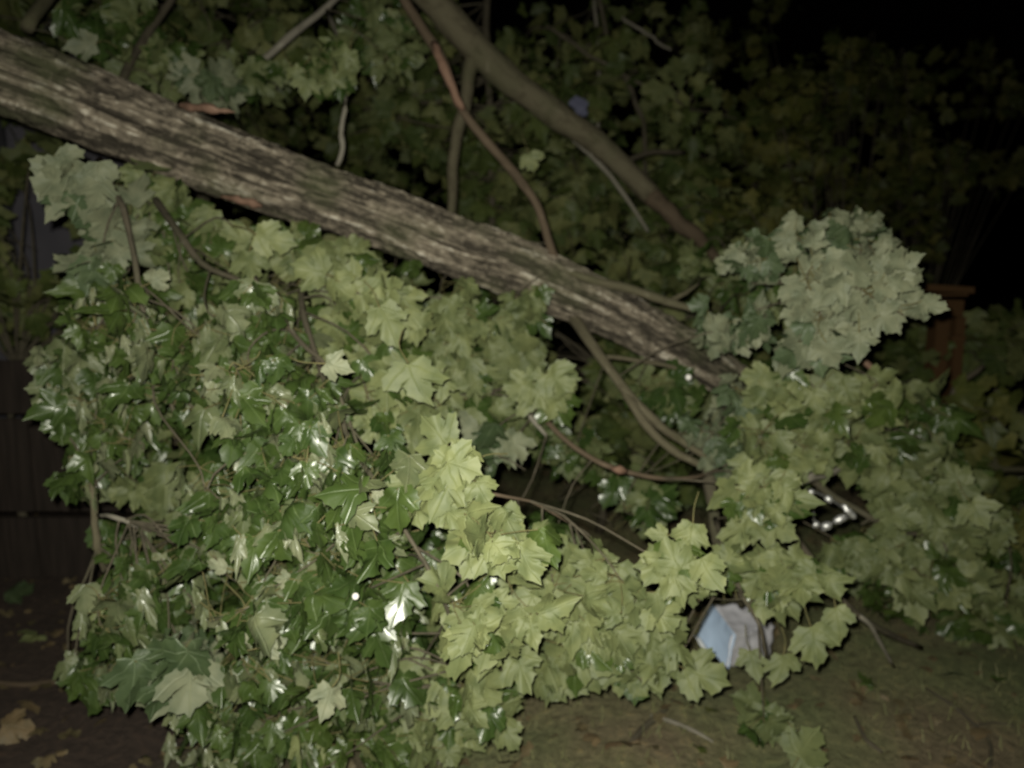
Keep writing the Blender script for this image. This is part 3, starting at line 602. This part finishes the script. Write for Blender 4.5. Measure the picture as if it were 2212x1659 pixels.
# ------------------------------------------------------------------ trees and shrubs standing behind
def back_tree(name, label, cat, u, dep, stems, crowns, mat, group='dark trees and bushes standing behind the fallen maple', size=.14):
    base = Pg(u, 1100); p = P(u, 830, dep); base = np.array([p[0], p[1], 0.0])
    t = empty(name, base, label, cat, group)
    allp = []
    for st in stems:
        pts, r = path(st, 16, 0.01); mb = MB(); mb.tube(pts, r, 8, 0, 0.08); mb.build('stem', M['palebark' if len(allp) % 2 else 'twig'], t); allp.append(pts)
    if not stems:
        pts = spline([base, base + UP * 0.7 + rv(0.1), p + UP * 0.1], 12); mb = MB(); mb.tube(pts, np.linspace(0.03, 0.012, 12), 8, 0, 0.1); mb.build('stem', M['twig'], t); allp.append(pts)
    allpts = np.concatenate(allp)
    mb = MB()
    for (cu, cv, ru, rv_, d0, d1, n) in crowns:
        nc = max(1, int(n * 1.3) // 16)
        for k in range(nc):
            a = RS.uniform(0, 6.28); r = math.sqrt(RS.rand())
            c = P(cu + ru * r * math.cos(a), cv + rv_ * r * math.sin(a), RS.uniform(d0, d1))
            q = allpts[np.linalg.norm(allpts - c, axis=1).argmin()]
            dr = norm(rv()) * 0.35
            s_ = spray(c - dr / 2, c + dr / 2, 16, size, 'mid' if RS.rand() < 0.5 else 'far', None, True, 0.26, q, None)
            off = mb.n; mb.v += s_.v; mb.uv += s_.uv; mb.rnd += s_.rnd; mb.f += [tuple(i + off for i in f) for f in s_.f]; mb.mi += s_.mi; mb.n += s_.n
    mb.build('crown', [M[mat], M['twig']], t)
    return t
back_tree('background_tree', 'dim green tree behind the left half of the trunk, filling the top left corner', 'tree', 300, 5.2,
          [[(440, 900, 5.0, 14), (438, 300, 4.8, 13), (434, 80, 4.8, 11), (445, -60, 4.8, 9)]],
          [(150, 60, 260, 120, 4.2, 5.4, 260), (500, 60, 180, 130, 4.2, 5.6, 260), (330, 200, 260, 80, 4.6, 5.6, 160), (560, 280, 120, 90, 5.6, 6.6, 120)], 'far')
back_tree('background_tree', 'dark green tree seen in the gap between the trunk and the upper limb', 'tree', 840, 5.6,
          [[(1060, 900, 5.0, 10), (1063, 470, 4.9, 7), (1060, 350, 4.9, 7), (1056, 160, 4.9, 8), (1052, -50, 5.0, 9)]],
          [(830, 130, 150, 160, 4.6, 6.0, 220), (860, 330, 160, 130, 5.4, 6.6, 200), (1080, 420, 130, 120, 4.5, 5.6, 280), (1100, 280, 130, 110, 4.6, 5.6, 180)], 'far')
back_tree('background_tree', 'green leafy tree behind the smooth limb near the middle of the top edge', 'tree', 1330, 5.4,
          [[(1400, 900, 5.4, 7), (1392, 330, 5.2, 5), (1384, 250, 5.1, 5), (1350, 170, 5.1, 5), (1312, 80, 5.1, 5), (1282, -50, 5.1, 5)],
           [(1290, 500, 5.3, 4), (1291, 180, 5.3, 4), (1288, 0, 5.3, 4)], [(1180, 55, 4.9, 4), (1300, 135, 4.9, 4), (1480, 232, 5.0, 3)], [(1330, 30, 5.2, 4), (1450, 110, 5.2, 3)]],
          [(1320, 130, 210, 110, 4.8, 6.4, 220), (1320, 430, 190, 120, 4.7, 5.8, 340), (1480, 330, 120, 120, 4.9, 6.0, 190), (1450, 560, 140, 70, 4.2, 5.2, 200)], 'far')
back_tree('background_tree', 'drooping yellowish-olive tree above the pale rosette of leaves', 'tree', 1800, 6.6, [],
          [(1640, 330, 110, 150, 5.4, 6.6, 240), (1720, 120, 200, 130, 6.6, 8, 200), (1800, 330, 120, 140, 6.4, 7.6, 170), (1620, 480, 80, 60, 4.8, 5.8, 110)], 'olive')
back_tree('background_tree', 'dim brownish-olive tree hanging beside the black gap at the upper right', 'tree', 2010, 7.2, [],
          [(1990, 200, 110, 90, 6.8, 7.8, 90), (2010, 340, 90, 90, 6.6, 7.6, 110), (1920, 460, 90, 60, 6.4, 7.2, 80), (2190, 230, 60, 80, 8, 9, 30), (1940, 540, 60, 90, 6.2, 7.0, 60), (2150, 120, 90, 110, 7.8, 9, 60), (2150, 420, 70, 130, 7.8, 9, 50)], 'olive')
back_tree('shrub', 'low dark shrub behind the wooden pillar at the right edge', 'shrub', 2160, 4.9, [],
          [(2160, 740, 60, 70, 4.6, 5.2, 90), (1960, 760, 80, 60, 4.6, 5.4, 90)], 'far')
back_tree('shrub', 'dark green shrub under the right half of the trunk', 'shrub', 1300, 4.6, [],
          [(1350, 830, 150, 100, 4.0, 5.2, 260), (1180, 780, 120, 90, 4.0, 5.0, 160), (1400, 700, 160, 50, 4.0, 5.0, 110), (1580, 780, 120, 120, 4.0, 5.0, 160), (1330, 1000, 120, 50, 3.6, 4.4, 80)], 'far')
back_tree('shrub', 'dark green shrub behind the left leaves, in front of the pale house wall', 'shrub', 40, 4.0, [],
          [(10, 620, 60, 130, 3.6, 4.2, 130), (30, 420, 40, 60, 3.8, 4.3, 30), (700, 620, 200, 60, 3.8, 4.6, 160), (330, 560, 160, 60, 3.6, 4.4, 120)], 'far')
back_tree('shrub', 'olive shrub at the right edge above the ground', 'shrub', 2120, 3.9, [],
          [(2080, 960, 80, 40, 3.7, 4.3, 50), (2150, 1190, 70, 60, 3.4, 4.0, 60), (2120, 1060, 80, 40, 3.6, 4.2, 50)], 'olive')

# ------------------------------------------------------------------ house and fence at the left
hp = P(70, 600, 5.6); house = empty('house', (hp[0], hp[1], 0), 'pale lavender-grey house wall glimpsed behind the leaves at the left edge', 'house')
mb = MB(); hy = hp[1]
mb.box((hp[0] - 1.5, hy + 0.1, 1.75), (4.6, 0.15, 3.5))
for k in range(17): mb.box((hp[0] - 1.5, hy + 0.02, 0.12 + 0.2 * k), (4.6, 0.02, 0.188))
mb.build('wall', M['lavender'], house, False)
mb = MB(); q = P(22, 400, 5.5); mb.tube([(q[0], hy - 0.06, 0.1), (q[0], hy - 0.06, 3.3)], [0.035, 0.035], 12); mb.build('drainpipe', M['trimdark'], house)
mb = MB(); mb.box((hp[0] - 1.5, hy - 0.1, 3.55), (4.8, 0.5, 0.12)); mb.build('eaves', M['trimdark'], house, False)

fp = P(60, 1000, 3.9)
fence = empty('wooden_fence', (fp[0], fp[1], 0), 'dark brown board fence in stacked panels behind the left edge of the leaves', 'fence')
for (va, vb) in ((775, 890), (901, 1108), (1122, 1330)):
    za, zb = P(60, va, 3.9)[2], max(P(60, vb, 3.9)[2], 0.02); mb = MB()
    for k in range(16):
        w = 0.145; mb.box((fp[0] - 1.55 + 0.15 * k, fp[1] + RS.uniform(-0.004, 0.004), (za + zb) / 2), (w, 0.022, za - zb))
    mb.build('board_panel', M['fencewood'], fence, False)
for z in (P(60, 895, 3.9)[2], P(60, 1115, 3.9)[2]):
    mb = MB(); mb.box((fp[0] - 0.4, fp[1] + 0.05, z - 0.12), (2.4, 0.04, 0.09)); mb.build('rail', M['fencewood'], fence, False)
for dx, dy in ((-1.7, 0.05), (0.9, 0.13)):
    mb = MB(); mb.box((fp[0] + dx, fp[1] + dy, 0.7), (0.1, 0.1, 1.45)); mb.build('post', M['fencewood'], fence, False)

# ------------------------------------------------------------------ wooden pillar and rails at the right
DP = 4.5; pp = P(2045, 700, DP)
pil = empty('wooden_stand', (pp[0], pp[1], 0), 'dim orange-brown wooden stand with a flat cap board, half hidden behind leaves at the right', 'stand')
def pbox(name, u0, u1, v0, v1, dd, dep, tilt=0.0, n=1):
    a, b_ = P(u0, v0, DP + dd), P(u1, v1, DP + dd); mb = MB(); w = (b_[0] - a[0]) / n; z0 = max(b_[2], 0.0)
    for k in range(n):
        x = a[0] + w * (k + .5); zc = (a[2] + z0) / 2
        p0 = mb.n; mb.box((x, a[1] + dep / 2, zc), (w - (0.004 if n > 1 else 0), dep, a[2] - z0)); mb.v[-1][:, 2] += tilt * (mb.v[-1][:, 0] - pp[0])
    return mb.build(name, M['orange'], pil, False)
pbox('cap_board', 1998, 2106, 618, 632, -.12, .32, -.06)
pbox('panel', 2000, 2084, 648, 684, 0, .10, 0, 3)
pbox('leg', 2024, 2053, 685, 1300, 0, .10); pbox('leg', 2066, 2087, 685, 1300, .01, .08)
pbox('bracket', 2058, 2086, 725, 738, -.05, .05)
pbox('crosspiece', 2006, 2092, 634, 640, .02, .09)
rp = P(2150, 1000, 4.3)
rf = empty('timber_edging', (rp[0], rp[1], 0), 'low stack of dim brown timbers on the ground at the right edge', 'timbers')
for k, v in enumerate((1000, 1050, 1100)):
    z = P(2150, v, 4.3)[2]; mb = MB(); mb.box((rp[0] + 0.55, rp[1] + 0.03 * (2 - k), max(z, 0.05)), (1.5, 0.14, 0.085), 0.05); mb.build('timber', M['limb'], rf, False)

# ------------------------------------------------------------------ litter, strap, scrap
lp = Pg(1580, 1440); box = empty('crumpled_packaging', lp, 'crumpled pale blue and white packet lying under the leaves at the lower right', 'litter')
def sheet(corners, name, mat, nx=14, ny=14, amp=0.012, thick=0.004, crease=None):
    c = [np.array(P(q[0], q[1], q[2] + 0.36)) for q in corners]   # four corners, going round
    v = []; n = norm(np.cross(c[1] - c[0], c[3] - c[0]))
    if np.dot(n, CAM - c[0]) < 0: n = -n
    for j in range(ny + 1):
        for i in range(nx + 1):
            s, t = i / nx, j / ny
            p = (c[0] * (1 - s) + c[1] * s) * (1 - t) + (c[3] * (1 - s) + c[2] * s) * t
            h = amp * noise.noise(Vector((s * 3 + len(name), t * 3, 1.7))) + amp * 0.5 * noise.noise(Vector((s * 8, t * 8, len(name))))
            if crease: h += crease * (abs(((s * 1.0 + t * 0.1) * 3) % 1 - 0.5) - 0.25)
            v.append(p + n * h)
    nv = len(v); v = v + [p - n * thick for p in v]; f = []
    for j in range(ny):
        for i in range(nx):
            a = j * (nx + 1) + i; q = (a, a + 1, a + nx + 2, a + nx + 1); f.append(q); f.append(tuple(k + nv for k in q[::-1]))
    rim = [i for i in range(nx + 1)] + [j * (nx + 1) + nx for j in range(1, ny + 1)] + [ny * (nx + 1) + i for i in range(nx - 1, -1, -1)] + [j * (nx + 1) for j in range(ny - 1, 0, -1)]
    for k in range(len(rim)): a, b_ = rim[k], rim[(k + 1) % len(rim)]; f.append((b_, a, a + nv, b_ + nv))
    mb = MB(); mb.add(v, f); return mb.build(name, M[mat], box)
sheet([(1538, 1304, 2.78), (1588, 1370, 2.60), (1574, 1446, 2.60), (1502, 1378, 2.72)], 'blue_side', 'blue', amp=0.008)
sheet([(1545, 1308, 2.785), (1625, 1300, 2.85), (1672, 1350, 2.80), (1583, 1374, 2.605)], 'white_side', 'white', amp=0.012)
sheet([(1583, 1374, 2.605), (1674, 1350, 2.80), (1662, 1432, 2.78), (1568, 1443, 2.60)], 'white_side', 'white', amp=0.012)
sheet([(1512, 1377, 2.70), (1500, 1372, 2.69), (1528, 1412, 2.64), (1545, 1428, 2.62)], 'hem', 'hem', 6, 10, amp=0.006)

sp_ = P(1795, 1105, 2.72); st = empty('reflective_strap', sp_, 'dark strap loop with bright white reflective pieces hanging among the leaves at the right', 'strap')
def K(x, y): return ((1850 + x * .1507) / 1.1302, (1100 + y * .1507) / 1.1302)
loop = [K(820, 620), K(900, 830), K(900, 1000), K(940, 1190), K(1105, 1220), K(1320, 1115), K(1560, 1060), K(1465, 985), K(1280, 850), K(1145, 775), K(980, 690), K(820, 620)]
mb = MB(); pts, r = path([(a, b_, 2.74, 3.2) for a, b_ in loop], 60); mb.tube(pts, r, 8, 0, 0.1); mb.build('strap', M['strap'], st)
for (x0, y0, x1, y1, w) in ((845, 650, 868, 680, 42), (893, 800, 925, 870, 50), (1120, 745, 1175, 815, 42), (1380, 895, 1550, 1065, 42), (1255, 1145, 1385, 1075, 48), (1050, 1245, 1165, 1195, 52), (935, 1175, 955, 1210, 45)):
    a, b_ = K(x0, y0), K(x1, y1); r = 1.3 * w * .1507 / 1.1302
    mb = MB(); pts, rr = path([(a[0], a[1], 2.70, r * 0.8), ((a[0] + b_[0]) / 2, (a[1] + b_[1]) / 2, 2.695, r), (b_[0], b_[1], 2.70, r * 0.8)], 7)
    d_ = norm(pts[-1] - pts[0]) * rr[0]; pts = np.vstack([pts[0] - d_ * 0.6, pts, pts[-1] + d_ * 0.6]); rr = np.concatenate([[rr[0] * 0.45], rr, [rr[-1] * 0.45]])
    mb.tube(pts, rr, 12); mb.build('reflector', M['reflect'], st)

q = P(1252, 228, 4.6); mb = MB()  # sheet standing in for an unidentified blue-grey patch behind the twigs
n_ = 12; vv = [q + CR * x * 0.05 * (1 + 0.3 * math.sin(5 * y)) + CU * y * 0.06 + CF * 0.02 * noise.noise(Vector((x * 3, y * 3, 0))) - CR * 0.02 * y for y in np.linspace(-1, 1, n_) for x in np.linspace(-1, 1, n_) * math.sqrt(max(0.05, 1 - y * y))]
ff = [(j * n_ + i, j * n_ + i + 1, (j + 1) * n_ + i + 1, (j + 1) * n_ + i) for j in range(n_ - 1) for i in range(n_ - 1)]
m = len(vv); vv2 = vv + [p + CF * 0.02 for p in vv]; ff2 = ff + [tuple(k + m for k in f[::-1]) for f in ff]
mb.add(vv2, ff2); tag(mb.build('blue_grey_patch', M['patch']), 'small blue-grey scrap showing just above the smooth limb', 'patch')

# ------------------------------------------------------------------ sticks on the ground
def gpath(px, n=14, lift=0.012):
    q = spline(px, n); pts = []; rr = []
    for a in q:
        p = Pg(a[0], a[1]); d = np.dot(p - CAM, CF); r = a[2] * d / FPX; p[2] = gz(p[0], p[1]) + r * 0.7 + lift * 0.3; pts.append(p); rr.append(r)
    return np.array(pts), np.array(rr)
def stick(px, mat, label, fork=None):
    pts, r = gpath(px); t = empty('fallen_stick', pts[0], label, 'stick', 'broken sticks lying on the ground')
    mb = MB(); mb.tube(pts, r, 7, 0, 0.12); mb.build('stick_wood', M[mat], t)
    if fork:
        pts, r = gpath(fork, 8); mb = MB(); mb.tube(pts, r, 6, 0, 0.12); mb.build('side_shoot', M[mat], t)
stick([(-30, 1474, 7), (60, 1477, 7), (130, 1476, 7), (200, 1474, 6), (262, 1474, 5)], 'redtwig', 'straight reddish stick on the ground at the lower left edge')
stick([(2000, 1496, 3), (2060, 1530, 4), (2105, 1566, 4), (2140, 1605, 4), (2136, 1665, 4)], 'twig', 'long dark crooked stick at the lower right corner', [(2105, 1566, 3), (2150, 1560, 2), (2190, 1565, 2)])
stick([(1360, 1625, 6), (1390, 1590, 7), (1420, 1566, 7), (1440, 1552, 4)], 'twig', 'short thick dark stick near the bottom centre', None)
stick([(1405, 1565, 5), (1450, 1578, 5), (1510, 1602, 4), (1540, 1615, 2)], 'palebark', 'thin pale stick crossing the short thick dark one')
stick([(1845, 1560, 3), (1870, 1600, 5), (1905, 1622, 4)], 'twig', 'small dark stick left of the long crooked one')
stick([(795, 1625, 4), (840, 1642, 5), (900, 1648, 5), (970, 1640, 4), (1040, 1612, 3)], 'palebark', 'curved pale stick under the lowest leaves at the bottom edge')
stick([(690, 1648, 6), (740, 1638, 6), (800, 1630, 5)], 'redtwig', 'short brown stick at the bottom edge under the dark wet leaves')
stick([(2040, 905, 5), (2100, 888, 9), (2170, 895, 9), (2260, 905, 8)], 'palebark', 'pale branch lying over the timbers at the right edge', [(2128, 888, 4), (2150, 850, 4), (2185, 800, 3)])

# ------------------------------------------------------------------ loose leaves on the ground
def loose(u, v, lp, ang, mat, tint, label, group=None, tilt=0.25, lift=0.03):
    p = Pg(u, v); d = np.dot(p - CAM, CF); sz = lp * d / FPX
    tip = np.array([math.cos(ang), math.sin(ang), 0.05]); p[2] = gz(p[0], p[1]) + lift
    mb = MB(); add_leaf(mb, np.zeros(3), tip, UP + rv(tilt), sz, 0, False, tint, curl=0.3)
    o = mb.build('fallen_leaf', M[mat]); o.location = p; tag(o, label, 'leaf', group)
loose(5, 1590, 75, 0.3, 'dead', 1, 'pinkish dead leaf at the lower left edge of the ground', None, .5, .05)
loose(2130, 1595, 45, 2.0, 'dead', 1, 'orange-brown dead leaf near the long crooked stick', None)
loose(1330, 1640, 70, 1.2, 'dead', .9, 'reddish dead leaf at the bottom edge right of centre', None, .5, .05)
loose(15, 1300, 60, .5, 'silver', .1, 'dull grey-green leaf on the ground by the foot of the fence', None, .4)
loose(90, 1390, 55, 2.5, 'maple', .6, 'yellow-green leaf on the dark soil left of the wet leaves', None, .4)
loose(2040, 1480, 45, .5, 'silver', .7, 'small pale curled leaf right of the reaching branch', None, .5)
loose(1210, 1520, 40, 1.5, 'silver', .9, 'tiny pale leaf beside the lowest bright maple leaves', None, .4)
for (u, v) in [(1540, 1560), (1450, 1510), (1880, 1500), (1960, 1570), (2060, 1640), (1250, 1580), (1520, 1640), (60, 1530), (150, 1600), (230, 1560), (120, 1640), (330, 1640), (2170, 1480), (1290, 1610), (1980, 1640)]:
    loose(u + RS.uniform(-15, 15), v, RS.uniform(25, 50), RS.uniform(0, 6.28), random.choice(['dead', 'dead', 'olive', 'maple']), RS.uniform(0, 1),
          'small dull leaf lying flat on the dim ground', 'small loose leaves scattered on the ground', .3, .02)
mb = MB()
for k in range(2600):
    x, y = RS.uniform(-3.6, 4.0), RS.uniform(1.7, 7.5)
    add_leaf(mb, np.array([x, y, gz(x, y) + RS.uniform(0.003, 0.02)]), rv() * np.array([1, 1, .1]), UP + rv(0.3), RS.uniform(0.02, 0.06), 0, True)
tag(mb.build('leaf_litter', M['dead']), 'fine brown leaf litter over the soil', 'leaf litter', None, 'stuff')
V, F = [], []; mb = MB()
for k in range(9000):
    x, y = RS.uniform(-0.6, 4.2), RS.uniform(1.8, 6.5)
    if noise.noise(Vector((x * 1.3, y * 1.3, 9))) < -0.12: continue
    h = RS.uniform(0.02, 0.06); a = RS.uniform(0, 6.28); w = 0.0022; z = gz(x, y) - 0.003
    dx, dy = math.cos(a), math.sin(a); l = RS.normal(0, 0.025, 2); b0 = len(V)
    V += [(x - dx * w, y - dy * w, z), (x + dx * w, y + dy * w, z), (x + l[0] * .4 + dx * w * .7, y + l[1] * .4 + dy * w * .7, z + h * .6), (x + l[0] * .4 - dx * w * .7, y + l[1] * .4 - dy * w * .7, z + h * .6), (x + l[0], y + l[1], z + h)]
    F += [(b0, b0 + 1, b0 + 2, b0 + 3), (b0 + 3, b0 + 2, b0 + 4)]
mb.add(V, F); tag(mb.build('grass', M['grass']), 'sparse short grass on the soil at the lower right', 'grass', None, 'stuff')
